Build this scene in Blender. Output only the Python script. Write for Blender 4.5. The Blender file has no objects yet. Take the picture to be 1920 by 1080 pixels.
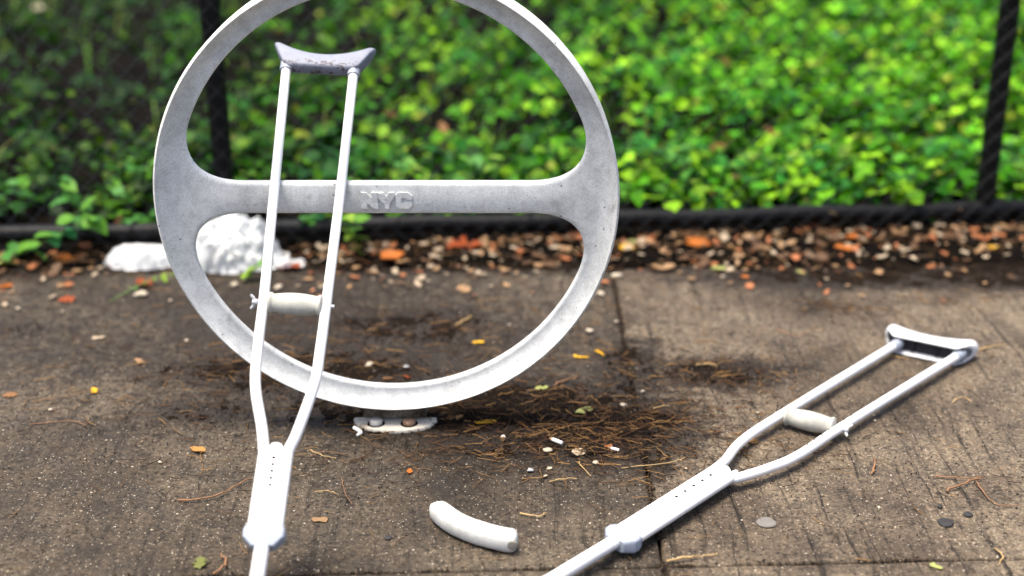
import bpy, bmesh, math, random
import numpy as np
from mathutils import Vector, Matrix, noise
R = math.radians
random.seed(7); rng = np.random.default_rng(7)
S = bpy.context.scene
C = S.collection

# ------------------------------------------------------------------ camera, sky, sun, exposure
FPX, PITCH, CAMH = 2700.0, R(22.0), 1.31          # focal length in photo pixels (1920 wide)
cd = bpy.data.cameras.new('camera'); cam = bpy.data.objects.new('camera', cd); C.objects.link(cam)
cam.location = (0, 0, CAMH); cam.rotation_euler = (math.pi/2 - PITCH, 0, 0)
cd.sensor_width = 36.0; cd.lens = FPX/1920*36.0
cd.clip_start = 0.05; cd.clip_end = 400
cd.dof.use_dof = True; cd.dof.focus_distance = 2.60; cd.dof.aperture_fstop = 1.35
S.camera = cam
W = bpy.data.worlds.new('World'); S.world = W; W.use_nodes = True
wn = W.node_tree; bg = wn.nodes['Background']
sky = wn.nodes.new('ShaderNodeTexSky'); sky.sky_type = 'NISHITA'; sky.sun_disc = False
SUN_EL, SUN_AZ = R(76), R(-95)                    # azimuth from +Y, towards +X
sky.sun_elevation = SUN_EL; sky.sun_rotation = SUN_AZ
sky.air_density = 1.0; sky.dust_density = 6.0; sky.ozone_density = 1.0
wn.links.new(sky.outputs[0], bg.inputs[0]); bg.inputs[1].default_value = 0.07
sd = bpy.data.lights.new('sun', 'SUN'); sd.energy = 1.5; sd.angle = R(28); sd.color = (1.0, .93, .80)
sun = bpy.data.objects.new('sun', sd); C.objects.link(sun); sun.location = (0, 3, 6)
sdir = Vector((math.sin(SUN_AZ)*math.cos(SUN_EL), math.cos(SUN_AZ)*math.cos(SUN_EL), math.sin(SUN_EL)))
sun.rotation_euler = sdir.to_track_quat('Z', 'Y').to_euler()
S.view_settings.view_transform = 'Standard'; S.view_settings.look = 'None'
S.view_settings.exposure = 2.1; S.view_settings.gamma = 1.0

# ------------------------------------------------------------------ helpers
_st, _ct = math.sin(PITCH), math.cos(PITCH)
def P(x, y, h=0.0):
    """point of the place at height h that the photo pixel (x, y) shows"""
    u, v = (x-960)/FPX, (y-540)/FPX
    d = Vector((u, _ct - v*_st, -_st - v*_ct))
    t = (h - CAMH)/d.z
    return Vector((0, 0, CAMH)) + d*t
def fbm(x, y, s, o=4):
    v, a, f, t = 0., 1., s, 0.
    for i in range(o):
        v += a*noise.noise((x*f, y*f, 3.7*i)); t += a; a *= .5; f *= 2.07
    return v/t
class G:
    def __init__(s): s.v, s.f = [], []
    def ring_loft(s, rings, cap0=True, cap1=True, closed=True):
        b = len(s.v); n = len(rings[0])
        for r in rings: s.v += [tuple(p) for p in r]
        for i in range(len(rings)-1):
            for j in range(n if closed else n-1):
                k = (j+1) % n
                s.f.append((b+i*n+j, b+i*n+k, b+(i+1)*n+k, b+(i+1)*n+j))
        if cap0: s.f.append(tuple(b+j for j in reversed(range(n))))
        if cap1: s.f.append(tuple(b+(len(rings)-1)*n+j for j in range(n)))
        return s
    def tube(s, pts, rad, seg=12, cap=True):
        pts = [Vector(p) for p in pts]; m = len(pts)
        rad = rad if isinstance(rad, (list, tuple)) else [rad]*m
        rings = []; up = None
        for i, p in enumerate(pts):
            t = (pts[min(i+1, m-1)] - pts[max(i-1, 0)]).normalized()
            if up is None:
                up = Vector((0, 0, 1)) if abs(t.z) < .9 else Vector((0, 1, 0))
            a = up - t*up.dot(t)
            if a.length < 1e-6: a = t.orthogonal()
            a.normalize(); b = t.cross(a); up = a
            rings.append([p + (a*math.cos(q) + b*math.sin(q))*rad[i] for q in (2*math.pi*k/seg for k in range(seg))])
        return s.ring_loft(rings, cap, cap)
    def lathe(s, prof, org, ax, seg=20):
        ax = Vector(ax).normalized(); a = ax.orthogonal().normalized(); b = ax.cross(a); org = Vector(org)
        return s.ring_loft([[org + ax*h + (a*math.cos(q)+b*math.sin(q))*max(r, 1e-5) for q in (2*math.pi*k/seg for k in range(seg))] for r, h in prof])
    def box(s, c, d):
        x, y, z = c; a, b, e = d[0]/2, d[1]/2, d[2]/2; o = len(s.v)
        s.v += [(x+i*a, y+j*b, z+k*e) for k in (-1, 1) for j in (-1, 1) for i in (-1, 1)]
        s.f += [tuple(o+q for q in f) for f in ((0,2,3,1),(4,5,7,6),(0,1,5,4),(2,6,7,3),(0,4,6,2),(1,3,7,5))]
        return s
    def mesh(s, name, smooth=40):
        me = bpy.data.meshes.new(name); me.from_pydata(s.v, [], s.f); me.update()
        if smooth:
            me.shade_smooth()
            if smooth < 180: me.set_sharp_from_angle(angle=R(smooth))
        return me
    def build(s, name, m, parent=None, smooth=40):
        return link(name, s.mesh(name, smooth), m, parent)
def link(name, me, m=None, parent=None):
    o = bpy.data.objects.new(name, me); C.objects.link(o)
    if m is not None and me is not None and not me.materials: me.materials.append(m)
    if parent is not None: o.parent = parent
    return o
def tag(o, label=None, cat=None, group=None, kind=None):
    if label: o['label'] = label
    if cat: o['category'] = cat
    if group: o['group'] = group
    if kind: o['kind'] = kind
    return o
def empty(name, loc, mat=None):
    o = bpy.data.objects.new(name, None); C.objects.link(o); o.empty_display_size = .05
    if mat is not None: o.matrix_world = mat
    else: o.location = loc
    return o
def grid_mesh(name, xs, ys, zf, keep=None):
    nx, ny = len(xs), len(ys)
    v = [(x, y, zf(x, y)) for y in ys for x in xs]
    f = [(j*nx+i, j*nx+i+1, (j+1)*nx+i+1, (j+1)*nx+i) for j in range(ny-1) for i in range(nx-1)]
    if keep: f = [q for q in f if keep([v[k] for k in q])]
    me = bpy.data.meshes.new(name); me.from_pydata(v, [], f); me.update(); me.shade_smooth()
    return me

# ------------------------------------------------------------------ materials
class N:
    def __init__(s, name):
        s.m = bpy.data.materials.new(name); s.m.use_nodes = True
        s.t = s.m.node_tree; s.b = s.t.nodes['Principled BSDF']
        s.geo = s.t.nodes.new('ShaderNodeNewGeometry'); s.tc = s.t.nodes.new('ShaderNodeTexCoord')
        s.pos = s.geo.outputs['Position']; s.obj = s.tc.outputs['Object']
    def set(s, i, v):
        if hasattr(v, 'is_linked') or hasattr(v, 'links'): s.t.links.new(v, i)
        else: i.default_value = v
    def n(s, ty, ins=None, **kw):
        q = s.t.nodes.new(ty)
        for k, v in kw.items(): setattr(q, k, v)
        for k, v in (ins or {}).items(): s.set(q.inputs[k], v)
        return q
    def mapv(s, vec, sc):
        return s.n('ShaderNodeMapping', {'Vector': vec, 'Scale': sc}).outputs[0]
    def noise(s, vec, scale, detail=4, rough=.55, dist=0.):
        return s.n('ShaderNodeTexNoise', {'Vector': vec, 'Scale': scale, 'Detail': detail, 'Roughness': rough, 'Distortion': dist}).outputs['Fac']
    def voro(s, vec, scale, out='Distance'):
        return s.n('ShaderNodeTexVoronoi', {'Vector': vec, 'Scale': scale}).outputs[out]
    def ramp(s, fac, stops, interp='LINEAR'):
        q = s.n('ShaderNodeValToRGB', {'Fac': fac}); r = q.color_ramp; r.interpolation = interp
        while len(r.elements) < len(stops): r.elements.new(.5)
        for e, (p, c) in zip(r.elements, stops):
            e.position = p; e.color = (c, c, c, 1) if not isinstance(c, tuple) else (*c, 1)
        return q.outputs[0]
    def mix(s, fac, a, b, mode='MIX'):
        q = s.t.nodes.new('ShaderNodeMix'); q.data_type = 'RGBA'; q.blend_type = mode
        f = lambda c: (*c, 1) if isinstance(c, tuple) and len(c) == 3 else c
        s.set(q.inputs[0], fac); s.set(q.inputs[6], f(a)); s.set(q.inputs[7], f(b))
        return q.outputs[2]
    def math(s, op, a, b=0.):
        q = s.n('ShaderNodeMath', operation=op); s.set(q.inputs[0], a); s.set(q.inputs[1], b); return q.outputs[0]
    def bump(s, h, strength=.5, dist=.002, prev=None):
        q = s.n('ShaderNodeBump', {'Height': h, 'Strength': strength, 'Distance': dist})
        if prev is not None: s.t.links.new(prev, q.inputs['Normal'])
        return q.outputs[0]
    def done(s, color=None, rough=.5, metal=0., normal=None, spec=.5, trans=None, sub=None):
        I = s.b.inputs
        if color is not None: s.set(I['Base Color'], (*color, 1) if isinstance(color, tuple) else color)
        s.set(I['Roughness'], rough); s.set(I['Metallic'], metal); s.set(I['Specular IOR Level'], spec)
        if normal is not None: s.t.links.new(normal, I['Normal'])
        return s.m

def m_slab():
    k = N('wet_brushed_concrete'); p = k.pos
    big = k.noise(p, 2.3, 5, .6, .4); mid = k.noise(p, 11, 5, .65); fine = k.noise(p, 190, 3, .7)
    c = k.ramp(big, [(.30, (.030, .022, .0145)), (.46, (.064, .048, .033)), (.66, (.116, .091, .063))])
    c = k.mix(.85, c, k.ramp(mid, [(.28, .45), (.5, .95), (.75, 1.35)]), 'MULTIPLY')
    c = k.mix(.9, c, k.ramp(fine, [(.25, .30), (.5, .95), (.78, 2.1)]), 'MULTIPLY')
    grit = k.noise(p, 78, 4, .8)
    c = k.mix(.95, c, k.ramp(grit, [(.28, .22), (.42, .72), (.55, 1.08), (.75, 1.9)]), 'MULTIPLY')
    # drag lines of the broom, running away from the kerb
    warp = k.n('ShaderNodeVectorMath', {0: p, 1: k.n('ShaderNodeVectorMath', {0: k.n('ShaderNodeTexNoise', {'Vector': p, 'Scale': 3.0}).outputs['Color'], 1: (.05, .0, .0)}, operation='MULTIPLY').outputs[0]}, operation='ADD').outputs[0]
    br = k.noise(k.mapv(warp, (52, 1.3, 1)), 1.0, 5, .8)
    lines = k.ramp(br, [(.36, .12), (.44, .9), (.58, 1.0), (.70, 1.5)])
    side = k.ramp(k.n('ShaderNodeSeparateXYZ', {0: p}).outputs[0], [(0., .45), (.40, 1.0)])
    c = k.mix(side, c, k.mix(1., c, lines, 'MULTIPLY'))
    c = k.mix(1., c, k.ramp(k.n('ShaderNodeSeparateXYZ', {0: p}).outputs[0], [(.249, .80), (.2491, 1.40)], 'CONSTANT'), 'MULTIPLY')   # the right-hand slabs were a paler pour
    # exposed sand grains, light and dark
    v = k.n('ShaderNodeTexVoronoi', {'Vector': p, 'Scale': 250.})
    gr = k.math('MULTIPLY', k.ramp(v.outputs['Distance'], [(.12, 1.), (.34, 0.)]), k.ramp(k.n('ShaderNodeSeparateColor', {0: v.outputs['Color']}).outputs[0], [(.82, 0.), (1., 1.)]))
    c = k.mix(gr, c, (.62, .55, .45))
    v2 = k.n('ShaderNodeTexVoronoi', {'Vector': p, 'Scale': 95.})
    gr2 = k.math('MULTIPLY', k.ramp(v2.outputs['Distance'], [(.10, 1.), (.24, 0.)]), k.ramp(k.n('ShaderNodeSeparateColor', {0: v2.outputs['Color']}).outputs[1], [(.84, 0.), (1., 1.)]))
    c = k.mix(gr2, c, (.46, .40, .32))
    v3 = k.n('ShaderNodeTexVoronoi', {'Vector': k.mapv(p, (1, 1.6, 1)), 'Scale': 70.})
    pit = k.math('MULTIPLY', k.ramp(v3.outputs['Distance'], [(.18, 1.), (.32, 0.)]), k.ramp(k.n('ShaderNodeSeparateColor', {0: v3.outputs['Color']}).outputs[2], [(.62, 0.), (.8, 1.)]))
    c = k.mix(k.math('MULTIPLY', pit, .85), c, (.012, .009, .007))
    gm_ = k.n('ShaderNodeAttribute', attribute_name='Grime').outputs['Fac']
    blot = k.noise(p, 36, 6, .75, .5)
    c = k.mix(k.ramp(blot, [(.30, .75), (.45, 0.)]), c, (.012, .009, .0065))
    gmk = k.ramp(k.math('ADD', gm_, k.math('MULTIPLY', k.math('SUBTRACT', blot, .5), 1.9)), [(.30, 0.), (.62, .93)])
    c = k.mix(gmk, c, k.ramp(fine, [(.3, (.006, .0042, .003)), (.55, (.016, .011, .0075)), (.8, (.045, .03, .018))]))
    h = k.math('ADD', k.math('ADD', fine, k.math('MULTIPLY', gr, .6)), k.math('ADD', k.math('MULTIPLY', lines, .8), k.math('MULTIPLY', pit, -.9)))
    nb = k.bump(k.math('ADD', h, grit), .7, .0018)
    return k.done(c, k.ramp(mid, [(.3, .5), (.7, .85)]), 0, nb, .22)
def m_dirt(name='dark_humus', a=(.005, .0036, .0027), b=(.016, .0105, .007), c2=(.042, .027, .016)):
    k = N(name); p = k.pos
    q = k.noise(p, 26, 6, .7, .6); f = k.noise(p, 260, 4, .8)
    c = k.ramp(q, [(.3, a), (.55, b), (.8, c2)])
    c = k.mix(.9, c, k.ramp(f, [(.3, .25), (.5, .9), (.75, 2.0)]), 'MULTIPLY')
    return k.done(c, .85, 0, k.bump(k.math('ADD', f, q), .9, .006), .04)
def m_cast():
    k = N('weathered_galvanised_casting'); o = k.obj
    a = k.noise(o, 5, 5, .6, .5); b = k.noise(o, 42, 5, .7); f = k.noise(o, 420, 2, .6)
    c = k.ramp(a, [(.3, (.47, .48, .47)), (.5, (.65, .66, .645)), (.72, (.78, .785, .765))])
    c = k.mix(.75, c, k.ramp(b, [(.3, .70), (.55, 1.02), (.75, 1.14)]), 'MULTIPLY')
    c = k.mix(.6, c, k.ramp(f, [(.3, .62), (.5, 1.0), (.75, 1.25)]), 'MULTIPLY')
    st = k.ramp(k.noise(k.mapv(o, (1, 1, 1)), 13, 6, .8, 1.2), [(.58, 0.), (.72, 1.)])
    c = k.mix(k.math('MULTIPLY', st, .5), c, (.20, .18, .145))
    v = k.n('ShaderNodeTexVoronoi', {'Vector': o, 'Scale': 62.})
    sp = k.math('MULTIPLY', k.ramp(v.outputs['Distance'], [(.07, 1.), (.13, 0.)]), k.ramp(k.n('ShaderNodeSeparateColor', {0: v.outputs['Color']}).outputs[0], [(.80, 0.), (.82, 1.)]))
    c = k.mix(k.math('MULTIPLY', sp, .85), c, (.035, .032, .03))
    v = k.n('ShaderNodeTexVoronoi', {'Vector': o, 'Scale': 21.})
    ru = k.math('MULTIPLY', k.ramp(v.outputs['Distance'], [(.05, 1.), (.12, 0.)]), k.ramp(k.n('ShaderNodeSeparateColor', {0: v.outputs['Color']}).outputs[1], [(.90, 0.), (.91, 1.)]))
    c = k.mix(k.math('MULTIPLY', ru, .8), c, (.20, .075, .03))
    h = k.math('ADD', k.math('MULTIPLY', b, 1.0), k.math('MULTIPLY', f, .25))
    return k.done(c, k.ramp(b, [(.3, .45), (.7, .65)]), .0, k.bump(h, .25, .0012), .5)
def m_alu():
    k = N('satin_aluminium_tube'); o = k.obj
    c = k.ramp(k.noise(o, 30, 4, .6), [(.3, (.76, .765, .77)), (.7, (.84, .845, .85))])
    return k.done(c, .38, .15, k.bump(k.noise(o, 300, 2), .08, .0006), .5)
def m_plastic(name, col, rough=.5, var=.12, scale=40, spec=.45):
    k = N(name)
    c = k.mix(1., (*col, 1), k.ramp(k.noise(k.obj, scale, 5, .65), [(.3, 1-var), (.7, 1+var)]), 'MULTIPLY')
    return k.done(c, rough, 0, k.bump(k.noise(k.obj, 350, 2), .15, .0006), spec)
def m_saddle():
    k = N('scuffed_pale_grey_rubber'); o = k.obj
    z = k.n('ShaderNodeSeparateXYZ', {0: o}).outputs[2]
    c = k.ramp(k.noise(o, 60, 4), [(.3, (.17, .188, .245)), (.7, (.215, .232, .29))])
    sc = k.ramp(k.noise(k.mapv(o, (1, 1, 1.6)), 70, 4, .75, .5), [(.53, 0.), (.57, 1.)])
    low = k.ramp(z, [(.0, 1.), (.011, 1.), (.015, 0.)])
    c = k.mix(k.math('MULTIPLY', k.math('MULTIPLY', sc, low), .9), c, (.05, .03, .03))
    return k.done(c, .6, 0, k.bump(k.voro(o, 600), .25, .0008), .4)
def m_vcol(name, rough=.5, trans=0., spec=.4, var=.25, sc=30):
    k = N(name); a = k.n('ShaderNodeAttribute', attribute_name='Col').outputs['Color']
    c = k.mix(.8, a, k.ramp(k.noise(k.pos, sc, 3), [(.3, 1-var), (.7, 1+var)]), 'MULTIPLY')
    k.done(c, rough, 0, None, spec)
    if trans:
        t = k.n('ShaderNodeBsdfTranslucent', {'Color': c}); mx = k.n('ShaderNodeMixShader', {0: trans})
        k.t.links.new(k.b.outputs[0], mx.inputs[1]); k.t.links.new(t.outputs[0], mx.inputs[2])
        k.t.links.new(mx.outputs[0], k.t.nodes['Material Output'].inputs[0])
    return k.m
def m_leaf(name, ca, cb, rough=.45, trans=.3, sc=55):
    k = N(name); o = k.obj
    c = k.ramp(k.noise(o, sc, 4, .6), [(.35, ca), (.65, cb)])
    k.done(c, rough, 0, k.bump(k.noise(o, 220, 2), .3, .001), .2)
    t = k.n('ShaderNodeBsdfTranslucent', {'Color': c}); mx = k.n('ShaderNodeMixShader', {0: trans})
    k.t.links.new(k.b.outputs[0], mx.inputs[1]); k.t.links.new(t.outputs[0], mx.inputs[2])
    k.t.links.new(mx.outputs[0], k.t.nodes['Material Output'].inputs[0])
    return k.m
def m_plate():
    k = N('chipped_pale_paint'); o = k.obj
    d = k.noise(o, 26, 6, .72, .6)
    c = k.ramp(d, [(.30, (.05, .036, .025)), (.37, (.30, .255, .20)), (.46, (.52, .48, .41))])
    y = k.n('ShaderNodeSeparateXYZ', {0: o}).outputs[1]
    return k.done(c, .7, 0, k.bump(d, .15, .001), .3)
M = dict(shell=m_plastic('white_plastic_shell', (.55, .56, .58), .5), recess_shade=m_plastic('painted_recess_shade', (.012, .013, .018), .6), slab=m_slab(), dirt=m_dirt(), soil=m_dirt('bed_soil', (.0015, .0012, .0008), (.005, .0036, .0024), (.014, .009, .005)),
         cast=m_cast(), alu=m_alu(), saddle=m_saddle(), plate=m_plate(),
         collar=m_plastic('blue_grey_plastic', (.29, .325, .39), .5), grip=m_plastic('off_white_foam', (.37, .365, .325), .75, .28, 30),
         foam=m_plastic('white_foam_pad', (.52, .525, .50), .85, .22, 34), hole=m_plastic('dark_hole', (.015, .010, .010), .9, .1, 40, .05),
         steel=m_plastic('zinc_steel', (.42, .43, .45), .35), rubber=m_plastic('grey_rubber', (.18, .18, .19), .7),
         rust=m_leaf('rusty_bolt', (.17, .085, .045), (.34, .23, .16), .7, 0., 160), boltm=m_leaf('zinc_bolt', (.36, .345, .32), (.52, .50, .47), .5, 0., 160),
         wire=m_plastic('vinyl_wire', (.012, .012, .013), .4, .2, 40, .5), vinyl=m_plastic('black_vinyl', (.003, .003, .0034), .5, .2, 40, .22), bag=m_leaf('white_plastic_film', (.76, .78, .78), (.82, .83, .83), .35, .30, 20),
         cover=m_vcol('ground_cover_leaf', .5, .18, .10), strand=m_vcol('dry_needle', .7, 0, .25), crumb=m_vcol('dirt_crumb', .85, 0, .2),
         stem=m_plastic('green_stem', (.10, .17, .04), .6), bark=m_plastic('brown_twig', (.20, .10, .045), .75, .35, 90),
         paper=m_plastic('cigarette_paper', (.80, .77, .72), .8, .08), tan=m_plastic('straw_stem', (.36, .24, .10), .7, .3, 90))
L = lambda a, b, **k: (a, b, k)
LC = dict(orange=((.40, .11, .016), (.54, .18, .035)), red=((.24, .042, .012), (.36, .085, .025)), brown=((.16, .075, .03), (.33, .17, .07)),
          tan=((.28, .16, .075), (.44, .28, .15)), pale=((.38, .29, .19), (.55, .45, .33)), yellow=((.66, .36, .012), (.78, .48, .03)),
          palegreen=((.28, .32, .08), (.42, .42, .16)), green=((.09, .25, .03), (.16, .36, .05)), rosy=((.34, .11, .04), (.48, .20, .09)),
          olive=((.10, .13, .03), (.20, .20, .06)), amber=((.36, .17, .045), (.50, .28, .09)), dull=((.09, .05, .028), (.17, .095, .05)))
for k_, (a_, b_) in LC.items(): M['leaf_'+k_] = m_leaf('leaf_'+k_, a_, b_)

# ------------------------------------------------------------------ the ground
FENCE = lambda x: 3.577 + .078*x                  # line of the fence
SX, SY0, SY1 = .25, 2.017, 3.40                    # joints of the pavement
g = G(); g.v = [(-150, -60, -.09), (150, -60, -.09), (150, 300, -.09), (-150, 300, -.09)]; g.f = [(0, 1, 2, 3)]
tag(g.build('ground', M['soil']), kind='structure')
pave = tag(empty('pavement', (0, 2.7, 0)), kind='structure')
# dirt that lies on the slabs: thicker round the rack foot and along the bed
blobs = [(P(900, 765), .38, .13, 1.25), (P(1120, 800), .22, .15, 1.1), (P(600, 700), .30, .15, .95), (P(760, 610), .30, .18, .75),
         (P(1180, 690), .10, .20, .75), (P(430, 690), .22, .12, .75), (P(1340, 700), .16, .09, .85), (P(1600, 520), .45, .09, .9),
         (P(400, 770), .20, .10, .65), (P(1850, 520), .3, .10, .9), (P(1230, 860), .05, .12, .7), (P(60, 620), .35, .10, .55), (P(1000, 840), .22, .06, .8)]
stains = [(P(640, 640), .75, .42, .72), (P(150, 660), .55, .28, .55), (P(500, 560), .9, .25, .62), (P(1000, 760), .40, .24, .80), (P(250, 800), .45, .16, .42)]
def dirt_mask(x, y):
    m = 0.
    for c, rx, ry, a in blobs:
        q = ((x-c.x)/rx)**2 + ((y-c.y)/ry)**2
        if q < 6: m = max(m, a*math.exp(-q*.9))
    e = (y - (3.36 + .10*fbm(x, 1.3, 2.2, 4)))/.11
    if e > -1.8: m = max(m, min(1.3, .50 + .36*e))
    return m
def grime(x, y):
    m = dirt_mask(x, y)*1.15
    for c, rx, ry, a in stains: m = max(m, a*math.exp(-(((x-c.x)/rx)**2 + ((y-c.y)/ry)**2)))
    return min(1, m)
def skew(x, y): return y + .04*(x-.07)*(1 if y < SY0 else max(0, 1-(y-SY0)/1.0))   # the cross joint is not quite square
def slab(x0, x1, y0, y1, n):
    gap = .0027
    a0, a1, b0, b1 = x0+gap, x1-gap, y0+gap, y1-gap
    xs = sorted({a0, a0+.003, a0+.008, a1-.008, a1-.003, a1} | {round(v, 4) for v in np.arange(a0+.03, a1-.02, .03)})
    ys = sorted({b0, b0+.003, b0+.008, b1-.008, b1-.003, b1} | {round(v, 4) for v in np.arange(b0+.03, b1-.02, .03)})
    def z(x, y):
        e = min(x-a0, a1-x, y-b0, b1-y)
        return .0012*fbm(x, y, 6, 3) + n - (.005 if e < .001 else .0014 if e < .004 else 0) - .010*max(0, (y-3.33)/.07)*(.5+fbm(x, 9, 8))
    v = []; f = []; nx, ny = len(xs), len(ys)
    wob = lambda x, y: .0022*noise.noise((x*28, y*28, 1.)) + .0014*noise.noise((x*90, y*90, 5.))
    for y in ys:
        for x in xs:
            e = min(x-a0, a1-x, y-b0, b1-y); w_ = wob(x, y) if e < .009 else 0
            v.append((x+w_, skew(x, y) + (w_ if y1 < 3.3 or y < 3.2 else w_*4), z(x, y)))
    f = [(j*nx+i, j*nx+i+1, (j+1)*nx+i+1, (j+1)*nx+i) for j in range(ny-1) for i in range(nx-1)]
    rim = [i for i in range(nx)] + [j*nx+nx-1 for j in range(1, ny)] + [(ny-1)*nx+i for i in range(nx-2, -1, -1)] + [j*nx for j in range(ny-2, 0, -1)]
    b = len(v); v += [(v[i][0], v[i][1], -.06) for i in rim]; m = len(rim)
    f += [(rim[(i+1) % m], rim[i], b+i, b+(i+1) % m) for i in range(m)]
    me = bpy.data.meshes.new('concrete_slab'); me.from_pydata(v, [], f); me.update(); me.shade_smooth(); me.set_sharp_from_angle(angle=R(50))
    at = me.color_attributes.new('Grime', 'FLOAT_COLOR', 'POINT')
    at.data.foreach_set('color', np.array([(grime(p[0], p[1]),)*3 + (1,) for p in v], dtype=np.float32).reshape(-1))
    o = link('concrete_slab', me, M['slab'], pave); o.location = (0, -2.7, 0)
for (x0, x1) in ((SX-3.04, SX-1.52), (SX-1.52, SX), (SX, SX+1.52), (SX+1.52, SX+3.04)):
    for (y0, y1) in ((.55, SY0), (SY0, SY1)):
        slab(x0, x1, y0, y1, -.0010 + .0015*random.random())

def dirt_z(x, y):
    m = dirt_mask(x, y)
    return -.0092 + .012*m*(1 + .9*fbm(x, y, 17, 4)) + .008*fbm(x+5, y, 70, 3)*min(1, m*1.5) if m > .15 else -.0092
def gz(x, y):
    if y < 3.38: return max(.0012, dirt_z(x, y))
    return max(dirt_z(x, y), bed_z(x, y)) if y < 3.43 else bed_z(x, y)
def bed_z(x, y):
    return .006 + .018*fbm(x, y, 5, 3) + min(.03, max(0, (y-3.42)*.05))
me = grid_mesh('dirt', list(np.arange(-1.75, 1.9, .0075)), list(np.arange(2.22, 3.42, .0085)), dirt_z,
               keep=lambda q: max(p[2] for p in q) > -.0012)
tag(link('dirt', me, M['dirt']), kind='stuff')
ys = list(np.arange(3.385, 4.6, .03)) + list(np.arange(4.6, 10.5, .12))
me = grid_mesh('planting_bed', list(np.arange(-6, 6.1, .05)), ys, lambda x, y: bed_z(x, y) - (.04 if y < 3.40 else 0))
tag(link('planting_bed', me, M['soil']), kind='structure')

# ------------------------------------------------------------------ bike rack
RX, RY, RZ = -.2300, 2.54, .4665
rack = tag(empty('bike_rack', (RX, RY, 0)), 'grey cast metal hoop bike rack with raised letters on its crossbar', 'bike rack')
RO, RI, BH, KS = .4275, .3855, .0305, .12
def sm(a, b, k):
    h = max(k-abs(a-b), 0)/k; return min(a, b) - h*h*k/4
def hole_d(x, z): return sm(RI - math.hypot(x, z), abs(z) - BH, KS)
def half_depth(x, z):
    r = math.hypot(x, z); e = max(0, -hole_d(x, z))
    web = .0088 + .0050*max(0, 1-(z/.034)**2)*max(0, min(1, (.36-abs(x))/.1))
    t = (r - .391)/(.4225 - .391); t = max(0, min(1, t))
    fl = web + (.0360 - web)*(1 - math.sqrt(max(0, 1 - t*t)))**.9 if t > 0 else web
    d = max(web, fl)
    if r > RO-.006: d -= .0065*((r-(RO-.006))/.006)**2
    d -= .0012*math.exp(-((r-(RO-.0085))/.0014)**2)
    q = min(1, e/.0065)
    return d*(.45 + .55*math.sqrt(max(0, 1-(1-q)**2)))
RC = .362                                          # where hoop and crossbar part
def casting(name, rows, wrap):
    """rows of (x, z) from edge to edge -> closed shell, front and back"""
    n, m = len(rows), len(rows[0]); v, f = [], []
    for side in (-1, 1):
        for r in rows: v += [(x, side*half_depth(x, z), RZ + z) for x, z in r]
    q = n*m
    for i in range(n if wrap else n-1):
        k = (i+1) % n
        for j in range(m-1):
            fr = (i*m+j, i*m+j+1, k*m+j+1, k*m+j); f += [fr, tuple(q+e for e in reversed(fr))]
        for j in (0, m-1): f.append((i*m+j, k*m+j, q+k*m+j, q+i*m+j))
    me = bpy.data.meshes.new(name); me.from_pydata(v, [], f)
    bm = bmesh.new(); bm.from_mesh(me); bmesh.ops.recalc_face_normals(bm, faces=bm.faces); bm.to_mesh(me); bm.free()
    me.shade_smooth(); me.set_sharp_from_angle(angle=R(48)); return me
def spread(m): return [.35*j/m + .65*.5*(1-math.cos(math.pi*j/m)) for j in range(m+1)]
rows = []
for i in range(420):
    a = 2*math.pi*i/420; ca, sa = math.cos(a), math.sin(a); r = RO
    while r > RC and hole_d(ca*r, sa*r) <= 0: r -= .0005
    if r > RC:
        lo, hi = r, r+.0005
        for _ in range(20):
            md = (lo+hi)/2
            if hole_d(ca*md, sa*md) > 0: lo = md
            else: hi = md
        r = hi
    r = max(r, RC); rows.append([(ca*(r+(RO-r)*t), sa*(r+(RO-r)*t)) for t in spread(44)])
link('hoop', casting('hoop', rows, True), M['cast'], rack)
rows = []
for i in range(161):
    u = -1 + 2*i/160; u = math.sin(u*math.pi/2)*.5 + u*.5; lo, hi = 0., .2
    for _ in range(30):
        md = (lo+hi)/2
        if hole_d(u*math.sqrt(RC*RC-md*md), md) > 0: hi = md
        else: lo = md
    rows.append([(u*math.sqrt(RC*RC - z*z), z) for z in ((2*t-1)*lo for t in spread(36))])
bar = link('crossbar', casting('crossbar', rows, False), M['cast'], rack)
# raised letters on the crossbar (outlines in letter units)
LET = dict(N=[(395,385),(500,385),(605,488),(605,385),(733,385),(733,705),(640,705),(515,592),(515,705),(395,705)],
           Y=[(738,398),(842,385),(905,462),(960,385),(1058,385),(1078,438),(955,622),(955,705),(862,705),(862,612),(738,512)],
           C=[(1130,385),(1340,385),(1417,450),(1417,527),(1300,527),(1300,490),(1200,490),(1200,592),(1300,592),(1300,566),(1417,570),(1417,650),(1350,705),(1142,705),(1086,650),(1086,440)])
for ch, pts in LET.items():
    g = G(); n = len(pts); q = []
    for (x, y) in pts:
        px, py = 640 + x/10.667, 320 + y/10.667
        q.append(((px-960)/FPX*2.655 - RX, RZ - (py-369)/961))
    for d in (-.0090, -.0163): g.v += [(x, d, z) for x, z in q]
    cx = sum(a for a, _ in q)/n; cz = sum(b for _, b in q)/n
    g.v += [(x + (cx-x)*.02, -.0178, z + (cz-z)*.02) for x, z in q]
    for a in (0, n):
        g.f += [(a+i, a+(i+1) % n, a+n+(i+1) % n, a+n+i) for i in range(n)]
    g.f.append(tuple(2*n+i for i in range(n)))
    me = g.mesh('letter', 20); bm = bmesh.new(); bm.from_mesh(me); bmesh.ops.recalc_face_normals(bm, faces=bm.faces); bm.to_mesh(me); bm.free()
    lo = link('letter', me, M['cast'], bar); lo['label'] = 'raised letter '+ch
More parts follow.
